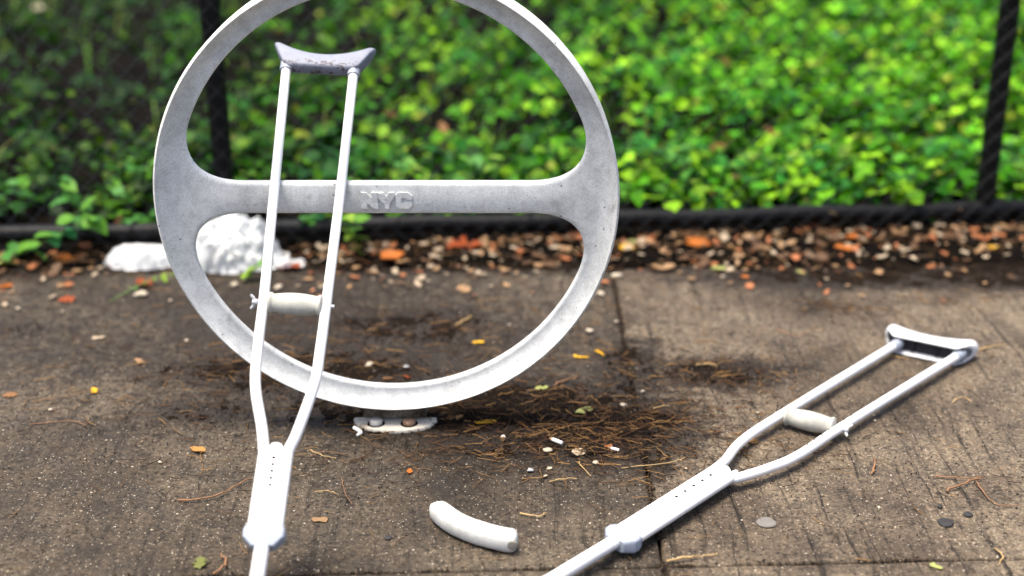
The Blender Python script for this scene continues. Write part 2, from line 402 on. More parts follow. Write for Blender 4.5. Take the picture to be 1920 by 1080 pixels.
# foot: neck and half-round plate with two bolts
g = G()
for rings in ([[(sx*(.062-.012*k), sy*.02 + .012, z) for sx, sy in ((-1,-1),(1,-1),(1,1),(-1,1))] for k, z in ((0, .012), (.6, .026), (1, .046))],):
    g.ring_loft(rings)
g.build('neck', m_dirt('dirty_casting', (.04, .03, .022), (.20, .165, .13), (.42, .37, .31)), rack, 30)
pr = [(math.cos(R(a))*.083, math.sin(R(a))*.050 - .001) for a in range(180, 361, 6)] + [(.083, .004), (-.083, .004)]
g = G(); g.ring_loft([[(x*s, y*s, z) for x, y in pr] for s, z in ((1.0, -.006), (1.0, .002), (.98, .005), (.95, .0062))])
pl = g.build('base_plate', M['plate'], rack, 40)
for px, mt in ((705, 'boltm'), (767, 'rust')):
    q = P(px, 789, .012)
    G().lathe([(.0175, .0060), (.0170, .0069)], (q.x-RX, q.y-RY, 0), (0, 0, 1), 20).build('dark_ring', M['dirt'], pl)  # flat dark ring drawn around each bolt
    G().lathe([(.0127, .004), (.0129, .0125), (.0112, .0150), (.006, .0162), (0, .0165)], (q.x-RX, q.y-RY, 0), (0, 0, 1), 18).build('bolt', M[mt], pl, 50)

# ------------------------------------------------------------------ crutches
def smooth_path(pts, n=6):
    out = []; m = len(pts)
    for i in range(m-1):
        p0, p1, p2, p3 = (Vector(pts[max(i-1, 0)]), Vector(pts[i]), Vector(pts[i+1]), Vector(pts[min(i+2, m-1)]))
        for k in range(n):
            t = k/n
            out.append(.5*((2*p1) + (p2-p0)*t + (2*p0-5*p1+4*p2-p3)*t*t + (3*p1-p0-3*p2+p3)*t**3))
    return out + [Vector(pts[-1])]
def crutch(label, org, a, w, lf, rt, c, ycol, ytop, grip, sad_tilt, sad_c, tip_u, hole_rng, nut_side, leg_bot, legw):
    a = Vector(a).normalized(); w = Vector(w); w = (w - a*w.dot(a)).normalized(); yv = a.cross(w)
    mt = Matrix((( w.x, yv.x, a.x, org[0]), (w.y, yv.y, a.y, org[1]), (w.z, yv.z, a.z, org[2]), (0, 0, 0, 1)))
    t = tag(empty('crutch', None, mt), label, 'crutch')
    BR, LR = .0092, .0118
    for pts in (lf, rt):                          # the two bow tubes, from saddle to collar
        sgn = -1 if pts is lf else 1
        q = [(x, 0, u) for x, u in pts]
        cc = lambda u: c + (legw - c)*(ytop-u)/(ytop-ycol)
        q += [(c + sgn*.0205, -.0015, ytop+.004), (c + sgn*.0193, -.002, ytop-.012), (cc(ycol+.03) + sgn*.0193, -.002, ycol+.03), (cc(ycol) + sgn*.0193, -.002, ycol-.004)]
        g = G().tube(smooth_path(q, 7), BR, 16)
        tube = g.build('bow_tube', M['alu'], t)
        for k in range(6 if nut_side > 0 else 0): # adjustment holes about the hand grip
            u = grip[1] - .10 + .026*k*1.0 + (.0 if k < 4 else .03)
            xs = [p for p in smooth_path(q, 7)]; xx = min(xs, key=lambda p: abs(p.z-u)).x
            G().lathe([(.0016, 0), (.0016, .0010)], (xx - sgn*.0030, -.0086, u), (-sgn*.35, -1, 0), 8).build('adjustment_hole', M['hole'], tube)
    # centre leg with push-button holes
    cc = lambda u: c + (legw - c)*(ytop-u)/(ytop-ycol)
    pts = [(cc(ytop+.004), -.004, ytop+.004), (cc(ytop), -.004, ytop), (cc(ycol), -.004, ycol), (leg_bot, -.002, tip_u+.02)]
    g = G(); g.tube([(cc(ytop+.012), -.004, ytop+.0125), (cc(ytop+.012), -.004, ytop+.011), (cc(ytop+.012), -.004, ytop+.006)] + pts[1:], [.004, .009, LR, LR, LR, LR], 18)
    leg = g.build('leg_tube', M['alu'], t)
    for k in range(5):
        u = hole_rng[0] + (hole_rng[1]-hole_rng[0])*k/4
        G().lathe([(.0030, 0), (.0030, .0009)], (cc(u), -.004-LR+.0003, u), (0, -1, 0), 10).build('adjustment_hole', M['hole'], leg)
    # plastic collar that clamps the three tubes
    def hull(u, sx, sy, dy=0):
        hw, hd, rr = .0308*sx, .0135*sy, .006; o = []
        for qx, qy, s0 in ((1, 1, 0), (-1, 1, 90), (-1, -1, 180), (1, -1, 270)):
            for k in range(5):
                an = R(s0 + 22.5*k); o.append((cc(ycol) + qx*(hw-rr) + rr*math.cos(an), dy + qy*max(0, hd-rr) + min(rr, hd)*math.sin(an), u))
        return o
    g = G().ring_loft([hull(ycol+.010, .90, .70), hull(ycol+.009, .97, .86), hull(ycol-.001, 1.08, .98), hull(ycol-.012, 1.06, .96), hull(ycol-.026, .66, .84), hull(ycol-.027, .62, .78)])
    g.build('collar', M['collar'], t, 18)
    # rubber tip
    G().lathe([(.0135, .052), (.0150, .050), (.0165, .022), (.0205, .010), (.021, .002), (.019, 0)], (leg_bot, -.002, tip_u), (0, 0, 1), 20).build('rubber_tip', M['rubber'], t)
    # hand grip on its through-bolt
    (x0, u0), (x1, u1) = grip[0], grip[2]
    A = Vector((x0, 0, u0)); B = Vector((x1, 0, u1)); ln = (B-A).length; d = (B-A).normalized()
    pr_ = [(.004, -.001), (.0175, 0), (.0188, .0015), (.0188, .005), (.0172, .0065), (.0162, .009)]
    pr_ += [(.0162 + .0036*math.sin(math.pi*k/8), .009 + (ln-.018)*k/8) for k in range(1, 8)]
    pr_ += [(.0162, ln-.009), (.0172, ln-.0065), (.0188, ln-.005), (.0188, ln-.0015), (.0175, ln), (.004, ln+.001)]
    gp_ = G().lathe(pr_, A, d, 24).build('hand_grip', M['grip'], t, 50)
    ex = .022
    G().tube([A - d*ex, B + d*ex], .0032, 8).build('grip_bolt', M['steel'], gp_)
    e = (A - d*(ex+.002)) if nut_side < 0 else (B + d*(ex+.002))
    dd = -d if nut_side < 0 else d
    up = Vector((0, -1, 0)).lerp(Vector((0, 0, 1)), .5).normalized()
    g = G().lathe([(.0055, -.004), (.0055, .003), (.004, .005)], e, dd, 10)
    for s in (-1, 1): g.tube([e + up*s*.003, e + up*s*.008 + dd*.004, e + up*s*.0125 + dd*.008], [.002, .0032, .0022], 8)
    g.build('wing_nut', M['steel'], gp_)
    # underarm saddle: hollow crescent shell, open below
    HW, HD = .1000, (.0145 if nut_side < 0 else .0200)
    def per(sx, sy, zf):
        o = []; nn = 16
        for k in range(nn+1):
            an = -math.pi/2 + math.pi*k/nn; o.append((HW*sx - HD*sy + HD*sy*math.cos(an), HD*sy*math.sin(an)))
        st = [(x, HD*sy) for x in np.linspace(HW*sx-HD*sy, -(HW*sx-HD*sy), 16)[1:-1]]
        l = [(-x, -y) for x, y in o]
        st2 = [(-x, -y) for x, y in st]
        return [(x, y, zf(x)) for x, y in o + st + l + st2]
    T = lambda x: (.031 if nut_side < 0 else .047) + .030*(abs(x)/.0985)**2.0
    Bm = lambda x: 0. if abs(x) < .070 else min(.052, (abs(x)-.070)*1.80)
    rings = [per(.93, .80, lambda x: Bm(x)+.002), per(.985, .96, lambda x: Bm(x)), per(1, 1, lambda x: Bm(x)+.003), per(1, 1, lambda x: max(Bm(x)+.006, T(x)-.010)),
             per(.985, .93, lambda x: T(x)-.003), per(.95, .72, lambda x: T(x)), per(.90, .30, lambda x: T(x)+.0012)]
    inner = [per(.90, .70, lambda x: max(Bm(x)+.003, T(x)-.012)), per(.93, .80, lambda x: Bm(x)+.002)]
    if nut_side < 0: inner = [per(.72, .30, lambda x: Bm(x)-.0045), per(.90, .72, lambda x: Bm(x)-.003)]
    g = G(); g.ring_loft(inner + rings[1:], True, True)
    me = g.mesh('underarm_saddle', 55)
    bm = bmesh.new(); bm.from_mesh(me); bmesh.ops.triangulate(bm, faces=[f for f in bm.faces if len(f.verts) > 4]); bm.to_mesh(me); bm.free(); me.shade_smooth(); me.set_sharp_from_angle(angle=R(55))
    s = link('underarm_saddle', me, M['saddle'] if nut_side < 0 else M['shell'], t)
    s.location = (sad_c[0], 0, sad_c[1]); s.rotation_euler = (0, sad_tilt, 0)
    for pts in (lf, rt):
        G().lathe([(.0118, -.002), (.0122, .002), (.0122, .026)], (pts[0][0], 0, pts[0][1]-.004), (0, 0, 1), 16).build('socket', M['collar'], t)
    if nut_side < 0: return t
    G().box((0, 0, .019), (.160, .028, .010)).build('recess_shade_plate', M['recess_shade'], s, 0)  # added black plate that paints the shadow inside the hollow saddle
    for k in (-1, 1): G().box((k*.026, 0, .0085), (.0025, .026, .007)).build('stiffening_rib', M['recess_shade'], s, 0)
    return t
lfS = [(-.0671, 1.1759), (-.0563, .8603), (-.0488, .6615), (-.047, .5522), (-.0425, .4685), (-.0225, .3884)]
rtS = [(.0645, 1.1646), (.064, .8627), (.0611, .6303), (.0593, .5331), (.0560, .4705), (.0370, .3797)]
crutch('white crutch leaning upright against the crossbar of the hoop rack', (-.3947, 1.7766, 0), (.02014, .82887, .55908), (.9998, -.0167, -.01126),
       lfS, rtS, .0065, .2020, .342, ((-.0385, .6310), .629, (.0535, .6262)), .06, (.0005, 1.1735), .034, (.3247, .2764), -1, .0, .0045)
lfL = [(-.0457, 1.165), (-.0455, .7303), (-.0405, .580), (-.020, .495)]
rtL = [(.0796, 1.206), (.0690, .7855), (.0690, .6055), (.0560, .525), (.033, .452)]
crutch('white crutch lying flat on the concrete with its saddle end away', (.0725 - .678*.16, 1.9631 - .735*.16, .0225), (.67816, .73491, 0), (.7349, -.67816, 0),
       [(x, u+.16) for x, u in lfL], [(x, u+.16) for x, u in rtL], .0075, .160+.16, .448+.16, ((-.036, .7235+.16), .735+.16, (.0570, .7455+.16)), -.22, (.0125, 1.188+.16), .0, (.4069+.16, .3045+.16), 1, .004, .0095)

# ------------------------------------------------------------------ loose foam pad
pc = [P(815, 951, .018), P(846, 976, .018), P(880, 993, .018), P(915, 1004, .018), P(948, 1012, .018), P(970, 1014, .018)]
pth = smooth_path(pc, 5); o0 = pc[2].copy(); o0.z = 0
rings = []; m = len(pth)
for i, p in enumerate(pth):
    t = (pth[min(i+1, m-1)] - pth[max(i-1, 0)]); t.z = 0; t.normalize(); nrm = Vector((-t.y, t.x, 0))
    e = min(i, m-1-i); s = (.55, .82, .95)[e] if e < 3 else 1.0
    ring = []
    for k in range(20):
        an = 2*math.pi*k/20; ca, sa = math.cos(an), math.sin(an)
        ex = (abs(ca)**.7)*(1 if ca > 0 else -1)*.0185*s; ez = (abs(sa)**.7)*(1 if sa > 0 else -1)*.0180*s
        ring.append(p - o0 + nrm*ex + Vector((0, 0, ez + .0008*noise.noise((p.x*60, p.y*60, k)))))
    rings.append(ring)
pad = tag(empty('foam_pad', o0), 'curved white foam crutch pad lying loose on the concrete', 'foam pad')
G().ring_loft(rings).build('pad_body', M['foam'], pad, 80)
e = pth[-3]; tt = (pth[-1]-pth[-5]).normalized(); nv = Vector((tt.y, -tt.x, 0))
G().lathe([(.0085, -.004), (.0085, .0008), (.006, .0014)], e - o0 + nv*.0178 + Vector((0, 0, .001)), nv, 14).build('end_hole', m_plastic('grey_foam_core', (.20, .185, .16), .9, .3), pad)

# ------------------------------------------------------------------ fence
ang = math.atan(.078); fx0, fx1 = -4.0, 4.4
fen = tag(empty('chain_link_fence', (0, FENCE(0), 0)), 'black chain link fence with thick bottom rail in front of the greenery', 'fence')
fp = lambda x, z, d=0: Vector((x - d*math.sin(ang)*-1, FENCE(x) - FENCE(0) - d, z))
G().tube([fp(fx0 + (fx1-fx0)*i/60, .052 + .003*math.sin(i*1.7)) for i in range(61)], .0225, 16).build('bottom_rail', M['vinyl'], fen)
G().tube([fp(fx0, 1.2), fp(fx1, 1.2)], .022, 14).build('top_rail', M['vinyl'], fen)
for x in (-2.75, -.738, 1.272, 3.28):
    G().tube([fp(x, -.05, -.004), fp(x, 1.22, -.004)], .0262, 16).build('post', M['vinyl'], fen)
    G().lathe([(.029, 0), (.029, .01), (.02, .03), (0, .036)], fp(x, 1.22, -.004), (0, 0, 1), 14).build('post_cap', M['vinyl'], fen)
    G().tube([fp(x-.05, .052), fp(x+.05, .052)], .0285, 16).build('clamp', M['vinyl'], fen)
g = G(); pit = .054
x = fx0
i = 0
while x < fx1:                                    # woven zig-zag wires
    pts = []; z = .02; k = 0
    while z < 1.21:
        pts.append(fp(x + (pit/2 if k % 2 else 0), z, -.0035 + .0305 + (.0018 if k % 2 else -.0018))); z += pit/2; k += 1
    g.tube(pts, .0012, 4, False)
    pts = [p for p in pts]
    pts2 = []; z = .02; k = 0
    while z < 1.21:
        pts2.append(fp(x + (0 if k % 2 else pit/2), z, -.0035 + .0305 + (-.0018 if k % 2 else .0018))); z += pit/2; k += 1
    g.tube([p + Vector((pit/2, 0, 0)) for p in pts2], .0012, 4, False)
    x += pit
tag(g.build('wire_mesh', M['wire'], fen), kind='stuff')
g = G()
for k in range(24):                               # tie wires round the rail
    x = fx0 + .3 + k*.34
    if x > fx1: break
    c = fp(x, .052)
    G().tube([c + Vector((.012*math.sin(q*.3), -math.cos(q)*.0285, math.sin(q)*.0285)) for q in np.linspace(-1.2, 4.2, 12)], .0022, 6).build('tie_wire', M['vinyl'], fen)

# ------------------------------------------------------------------ greenery behind the fence
LV = np.array([(0, 0, 0), (-.30, .22, .05), (-.36, .52, .03), (0, 1.0, -.13), (.36, .52, .03), (.30, .22, .05), (0, .27, -.02), (0, .6, -.03)])
LF = [(0, 5, 6), (0, 6, 1), (6, 5, 4), (6, 4, 7), (6, 7, 2), (6, 2, 1), (7, 4, 3), (7, 3, 2)]
def scatter_leaves(name, pos, az, tilt, roll, size, width, col, mat_):
    n = len(pos); v = LV[None]*np.stack([width*size, size, size], 1)[:, None, :]
    def rot(v, ax, an):
        c, s = np.cos(an)[:, None], np.sin(an)[:, None]; i, j = [(1, 2), (2, 0), (0, 1)][ax]
        w_ = v.copy(); w_[..., i] = c*v[..., i] - s*v[..., j]; w_[..., j] = s*v[..., i] + c*v[..., j]; return w_
    v = rot(v, 1, roll); v = rot(v, 0, tilt); v = rot(v, 2, az); v = v + pos[:, None, :]
    f = (np.array(LF)[None] + (np.arange(n)*8)[:, None, None]).reshape(-1, 3)
    me = bpy.data.meshes.new(name)
    me.vertices.add(n*8); me.vertices.foreach_set('co', v.reshape(-1).astype(np.float32))
    me.loops.add(len(f)*3); me.loops.foreach_set('vertex_index', f.reshape(-1).astype(np.int32))
    me.polygons.add(len(f)); me.polygons.foreach_set('loop_start', np.arange(0, len(f)*3, 3, dtype=np.int32))
    me.update(calc_edges=True); me.shade_smooth()
    at = me.color_attributes.new('Col', 'FLOAT_COLOR', 'POINT')
    at.data.foreach_set('color', np.repeat(np.concatenate([col, np.ones((n, 1))], 1), 8, 0).reshape(-1).astype(np.float32))
    return link(name, me, mat_)
pos, az, ti, ro, sz, wd, co = [], [], [], [], [], [], []
pal = [(.036, .17, .004), (.060, .23, .005), (.11, .31, .008), (.018, .095, .006), (.19, .40, .012), (.024, .15, .016), (.05, .20, .005)]
def add_plant(x, y, h, nl, size, bright, spread):
    z0 = bed_z(x, y); base = random.choice(pal)
    for k in range(nl):
        a = random.uniform(0, 6.283); rr = spread*math.sqrt(random.random()); hh = h*random.uniform(.55, 1.0)*(1-.25*rr/max(spread, 1e-3))
        pos.append((x + rr*math.sin(-a), y + rr*math.cos(a), z0 + hh)); az.append(a + random.gauss(0, .4))
        ti.append(random.gauss(-.10, .42)); ro.append(random.gauss(0, .4)); sz.append(size*random.uniform(.65, 1.3)); wd.append(random.uniform(.8, 1.3))
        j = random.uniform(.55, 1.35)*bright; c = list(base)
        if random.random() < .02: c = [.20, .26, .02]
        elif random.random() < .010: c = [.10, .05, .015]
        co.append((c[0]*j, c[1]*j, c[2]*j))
n = 0
while n < 10500:
    y = 3.66 + 5.6*random.random()**1.35; x = random.uniform(-4.3, 4.3)
    if y < FENCE(x) + .075: continue
    d = .42 + 1.1*fbm(x, y, 1.5, 3)
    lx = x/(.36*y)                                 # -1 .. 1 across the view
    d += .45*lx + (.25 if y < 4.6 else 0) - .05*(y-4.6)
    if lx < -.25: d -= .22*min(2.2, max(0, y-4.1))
    if random.random() > max(.16, min(1, d)): n += .25; continue
    near = y < 4.3
    cl = fbm(x+3, y, 4.6, 3)
    if cl < -.04 and random.random() < .86: n += .15; continue
    add_plant(x, y, (.04 + .22*max(0, cl+.08) + random.uniform(0, .06)) if near else (.06 + .42*max(0, cl+.08) + random.uniform(0, .09)), random.randint(4, 9), random.uniform(.032, .058), .24 + .88*min(1, max(0, .60+.8*lx))*(.8 if y > 6 else 1), random.uniform(.03, .09))  # leaf colours dim leftward and far back: shade painted into the leaves
    n += 1
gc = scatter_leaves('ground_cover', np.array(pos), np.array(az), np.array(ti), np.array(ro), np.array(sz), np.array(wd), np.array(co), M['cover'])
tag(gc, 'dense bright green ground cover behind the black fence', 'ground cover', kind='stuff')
# grass blades among it
bl = G(); bc = []
for k in range(1500):
    y = 3.70 + 3.0*random.random()**1.5; x = random.uniform(-2.6, 2.6)
    if fbm(x+9, y, 1.8, 2) < .05 or y < FENCE(x)+.06: continue
    z = bed_z(x, y); a = random.uniform(0, 6.28); l = random.uniform(.08, .24); be = random.uniform(.2, .9); wv = Vector((-math.sin(a), math.cos(a), 0))*random.uniform(.0025, .005)
    b = len(bl.v); c_ = random.choice([(.10, .24, .03), (.15, .28, .05), (.22, .26, .06), (.07, .19, .03)])
    for i in range(5):
        t = i/4; p = Vector((x + math.cos(a)*l*be*t*t, y + math.sin(a)*l*be*t*t, z + l*(t - .45*be*t*t)))
        for s in (-1, 1): bl.v.append(tuple(p + wv*s*(1-t*.93))); bc.append((*c_, 1))
    for i in range(4): bl.f.append((b+2*i, b+2*i+1, b+2*i+3, b+2*i+2))
me = bl.mesh('grass', 180); at = me.color_attributes.new('Col', 'FLOAT_COLOR', 'POINT'); at.data.foreach_set('color', np.array(bc, dtype=np.float32).reshape(-1))
tag(link('grass', me, M['cover']), 'long grass blades growing through the ground cover', 'grass', kind='stuff')

# single leafy weeds right behind the rail, and sprigs in front of it: each leaf its own piece
def leaf_mesh(name, mt, w_=.36, fold=.05):
    v = [(0, 0, 0), (-.22*w_/.36, .10, fold), (-w_, .30, fold*1.3), (-w_*.94, .55, fold), (-w_*.5, .80, 0), (0, 1, -.10), (w_*.5, .80, 0), (w_*.94, .55, fold), (w_, .30, fold*1.3), (.22*w_/.36, .10, fold), (0, .30, -.01), (0, .6, -.03)]
    f = [(0, 9, 10), (0, 10, 1), (9, 8, 10), (10, 2, 1), (10, 8, 7), (10, 7, 11), (10, 11, 3), (10, 3, 2), (11, 7, 6), (11, 6, 5), (11, 5, 4), (11, 4, 3)]
    me = bpy.data.meshes.new(name); me.from_pydata(v, [], f); me.update(); me.shade_smooth(); me.materials.append(mt); return me
gm = [m_leaf('weed_leaf_bright', (.085, .27, .02), (.15, .36, .03), .42, .35), m_leaf('weed_leaf_mid', (.05, .20, .03), (.09, .28, .05), .42, .35), m_leaf('weed_leaf_lime', (.19, .36, .03), (.28, .42, .05), .42, .35), m_leaf('weed_leaf_blue', (.04, .20, .06), (.07, .29, .10), .42, .35)]
lms = [leaf_mesh('leaf', m_) for m_ in gm]
def sprig(name, root, path, leaves, size, label, group=None, kinds=(0, 1), cat='weed', r=.0016):
    t = tag(empty(name, root), label, cat, group)
    pts = smooth_path([Vector(p) for p in path], 5)
    G().tube(pts, [r*(1.15-.75*i/len(pts)) for i in range(len(pts))], 6).build('stem', M['stem'], t)
    for k in range(leaves):
        p = pts[min(len(pts)-1, int(len(pts)*(.18 + .82*(k+.5)/leaves)))]
        o = link('leaf', lms[random.choice(kinds)], None, t)
        s = size*random.uniform(.7, 1.2); o.location = p; o.scale = (s*random.uniform(.85, 1.2), s, s)
        o.rotation_euler = (random.gauss(.05, .35), random.gauss(0, .35), random.uniform(0, 6.28) if leaves < 30 else k*2.4)
    return t
k = 0
while k < 46:
    x = random.uniform(-1.55, 1.75); y = FENCE(x) + random.uniform(.085, .30)
    if fbm(x, y, 1.3, 3) + .25*x < -.22: 
        if random.random() < .8: continue
    h = random.uniform(.05, .15); z = bed_z(x, y)
    sprig('weed_plant', (x, y, z-.004), [(0, 0, 0), (random.gauss(0, .012), random.gauss(0, .012), h*.5), (random.gauss(0, .03), random.gauss(0, .03), h)], random.randint(6, 10), random.uniform(.04, .062),
          'small leafy green weed in the front row just behind the black rail', 'front row weeds behind the rail', (0, 1, 2) if x > -.5 else (0, 1, 1))
    k += 1
def PY(x, y, Y):
    u, v = (x-960)/FPX, (y-540)/FPX; d = Vector((u, _ct - v*_st, -_st - v*_ct)); return Vector((0, 0, CAMH)) + d*(Y/d.y)
def front_sprig(px, py, path, leaves, size, label, kinds=(0, 1)):
    q = P(px, py); q.z = gz(q.x, q.y) - .002
    return sprig('weed_sprig', q, path, leaves, size, label, 'sprigs in front of the fence', kinds)
q0 = P(178, 462)
def rel(pts, Y, o): return [(0, 0, 0)] + [tuple(PY(x, y, Y) - o) for x, y in pts]
front_sprig(178, 462, rel([(160, 425), (120, 440), (85, 460), (45, 482), (15, 478)], 3.42, q0), 15, .052, 'green vine trailing over the rail at the left edge', (3, 1, 0, 0))
front_sprig(178, 462, rel([(172, 420), (150, 402), (120, 432)], 3.43, q0), 9, .058, 'upright bluish green sprig before the rail at far left', (3, 3, 1, 0))
q0 = P(655, 482)
front_sprig(655, 482, rel([(660, 450), (664, 425), (655, 400)], 3.45, q0), 14, .042, 'bright lime sprig standing beside the right crutch tube', (2, 0, 0))
front_sprig(562, 462, [(0, 0, 0), (.02, .01, .05), (.04, .02, .075), (.06, .02, .10)], 16, .052, 'green leafy weed between the crutch tubes below the crossbar', (0, 1, 3))
front_sprig(463, 528, [(0, 0, 0), (.0, .01, .018), (.02, .02, .032), (.035, .02, .036)], 8, .034, 'small green sprig in front of the white plastic bag', (0, 2))
front_sprig(205, 565, [(0, 0, 0), (.05, .07, .012), (.10, .12, .018), (.15, .15, .02)], 13, .018, 'thin creeping sprig with tiny leaves left of the bag', (2, 0))
q = P(1570, 66, .16); t = tag(empty('flower', (q.x, q.y, bed_z(q.x, q.y))), 'tiny pale blue flower high in the greenery at right', 'flower')
h = .16 - bed_z(q.x, q.y); G().tube([(0, 0, 0), (0, 0, h)], .0012, 6).build('stem', M['stem'], t)
for k in range(5):
    a = k*1.257; g = G(); g.v = [(0, 0, h), (.010*math.cos(a-.45), .010*math.sin(a-.45), h+.003), (.018*math.cos(a), .018*math.sin(a), h+.002), (.010*math.cos(a+.45), .010*math.sin(a+.45), h+.003)]; g.f = [(0, 1, 2, 3)]
    g.build('petal', m_plastic('petal_blue', (.30, .48, .72), .5) if k == 0 else bpy.data.materials['petal_blue'], t)

# ------------------------------------------------------------------ crumpled plastic bag
bo = P(400, 500); bo.z = 0
def bag_h(x, y):                                   # metres about the bag's base
    a = (1 - ((x-.035)/.135)**2 - ((y-.045)/.105)**2)
    b = (1 - ((x+.185)/.090)**2 - ((y-.020)/.055)**2)
    c = (1 - ((x+.085)/.10)**2 - ((y-.035)/.045)**2)
    d = (1 - ((x-.155)/.075)**2 - ((y-.005)/.032)**2)
    s = lambda v, h: h*math.sqrt(max(0, v + .22*fbm(x*1.3+2, y, 13, 3)))
    h = max(s(a, .118), s(b, .050), s(c, .045), s(d, .036))
    wx, wy = x + .03*noise.noise((x*15, y*15, 4.)), y + .03*noise.noise((x*15, y*15, 9.))
    F = lambda f, o: (lambda d: d[1]-d[0])(noise.voronoi(Vector((wx*f, wy*f*.8, o)))[0])
    amt = 1. if x > -.10 else .22
    c1 = F(15, h*12 + 1.) - .35; c2 = F(34, h*25 + 5.) - .3
    return max(h*.25, h + amt*(.045*c1 + .006*c2)) if h > 0 else -.02
xs = list(np.arange(-.34, .27, .0050)); ys = list(np.arange(-.09, .19, .0050))
v, f = [], []; nx = len(xs)
for y in ys:
    for x in xs:
        x += random.uniform(-.0018, .0018); y2 = y + random.uniform(-.0018, .0018); h = bag_h(x, y2); wv = noise.noise_vector((x*24, y*24, 1.))*(.010 if x > -.1 else .003)
        v.append((x + wv.x, y + wv.y, h))
f = [(j*nx+i, j*nx+i+1, (j+1)*nx+i+1, (j+1)*nx+i) for j in range(len(ys)-1) for i in range(nx-1)]
f = [q for q in f if max(v[i][2] for i in q) > -.01]
used = sorted({i for q in f for i in q}); mp = {u: i for i, u in enumerate(used)}
me = bpy.data.meshes.new('plastic_bag'); me.from_pydata([(v[u][0], v[u][1], max(v[u][2], .0)) for u in used], [], [tuple(mp[i] for i in q) for q in f]); me.update(); 
nr = [vv.normal.copy() for vv in me.vertices]
for vv, n_ in zip(me.vertices, nr):                # folds of the film, across its own surface
    p = vv.co; w_ = noise.noise_vector(p*22)*.018
    d1 = noise.voronoi((p + w_)*26)[0]; d2 = noise.voronoi((p + w_)*60)[0]; k = 1. if p.x > -.11 else .35
    vv.co = p + n_*k*(.030*(d1[1]-d1[0]-.3) + .010*(d2[1]-d2[0]-.25)); vv.co.z = max(vv.co.z, 0)
me.update(); me.shade_smooth(); me.set_sharp_from_angle(angle=R(28))
bag = link('plastic_bag', me, M['bag']); bag.location = bo; bag.location.z = .004
tag(bag, 'crumpled white plastic bag lying by the fence behind the hoop', 'plastic bag')

# ------------------------------------------------------------------ fallen leaves and scraps
def outline(kind):
    if kind == 'oak':
        h = [(0, 0), (.06, .10), (.22, .16), (.30, .26), (.16, .32), (.20, .40), (.40, .50), (.36, .60), (.17, .60), (.20, .72), (.26, .80), (.14, .86), (0, 1)]
    elif kind == 'ovate':
        h = [(0, 0), (.14, .10), (.27, .28), (.30, .46), (.24, .66), (.13, .84), (0, 1)]
    elif kind == 'round':
        h = [(0, 0), (.26, .06), (.42, .26), (.46, .48), (.36, .74), (.18, .93), (0, 1)]
    elif kind == 'wedge':
        h = [(0, 0), (.10, .02), (.13, .35), (.20, .90), (.08, 1.0), (0, 1)]
    else:
        h = [(0, 0), (.22, .05), (.28, .3), (.2, .55), (.27, .85), (.1, 1.), (0, .97)]
    return h
def litter_mesh(name, kind, seed, mt, curl=.25):
    rs = random.Random(seed); h = outline(kind); n = len(h)
    v, f = [], []
    c1, c2, tw = rs.uniform(-.1, curl), rs.uniform(-.1, curl), rs.uniform(-.25, .25)
    def z(x, y): return .03 + c1*(y-.5)**2*1.6 + c2*abs(x)*1.1 + tw*x*(y-.5)*1.5 + .03*math.sin(9*y+seed) 
    for (x, y) in h: v.append((0, y, z(0, y)))
    for (x, y) in h: xx = -x*rs.uniform(.85, 1.15); v.append((xx, y + rs.uniform(-.02, .02), z(xx, y)))
    for (x, y) in h: xx = x*rs.uniform(.85, 1.15); v.append((xx, y + rs.uniform(-.02, .02), z(xx, y)))
    mz = min(p[2] for p in v); v = [(x, y-.5, q-mz) for x, y, q in v]
    for i in range(n-1):
        f += [(i, i+1, n+i+1, n+i), (i, 2*n+i, 2*n+i+1, i+1)]
    k = len(v); v += [(x, y, q-.018) for x, y, q in v]; f2 = [tuple(reversed([i+k for i in q])) for q in f]
    for i in range(n-1): f2 += [(n+i, n+i+1, k+n+i+1, k+n+i), (2*n+i+1, 2*n+i, k+2*n+i, k+2*n+i+1)]
    me = bpy.data.meshes.new(name); me.from_pydata(v, [], f + f2)
    bm = bmesh.new(); bm.from_mesh(me); bmesh.ops.remove_doubles(bm, verts=bm.verts, dist=1e-5); bmesh.ops.dissolve_degenerate(bm, edges=bm.edges, dist=1e-5); bm.to_mesh(me); bm.free()
    me.shade_smooth(); me.set_sharp_from_angle(angle=R(50)); me.materials.append(mt); return me
def put(name, me, px, py, size, rot, label, cat, group=None, tiltx=0., dz=.0005, ws=1.):
    q = P(px, py); o = link(name, me); o.location = (q.x, q.y, gz(q.x, q.y) + dz); o.scale = (size*ws, size, size)
    o.rotation_euler = (tiltx, random.gauss(0, .08), rot); return tag(o, label, cat, group)
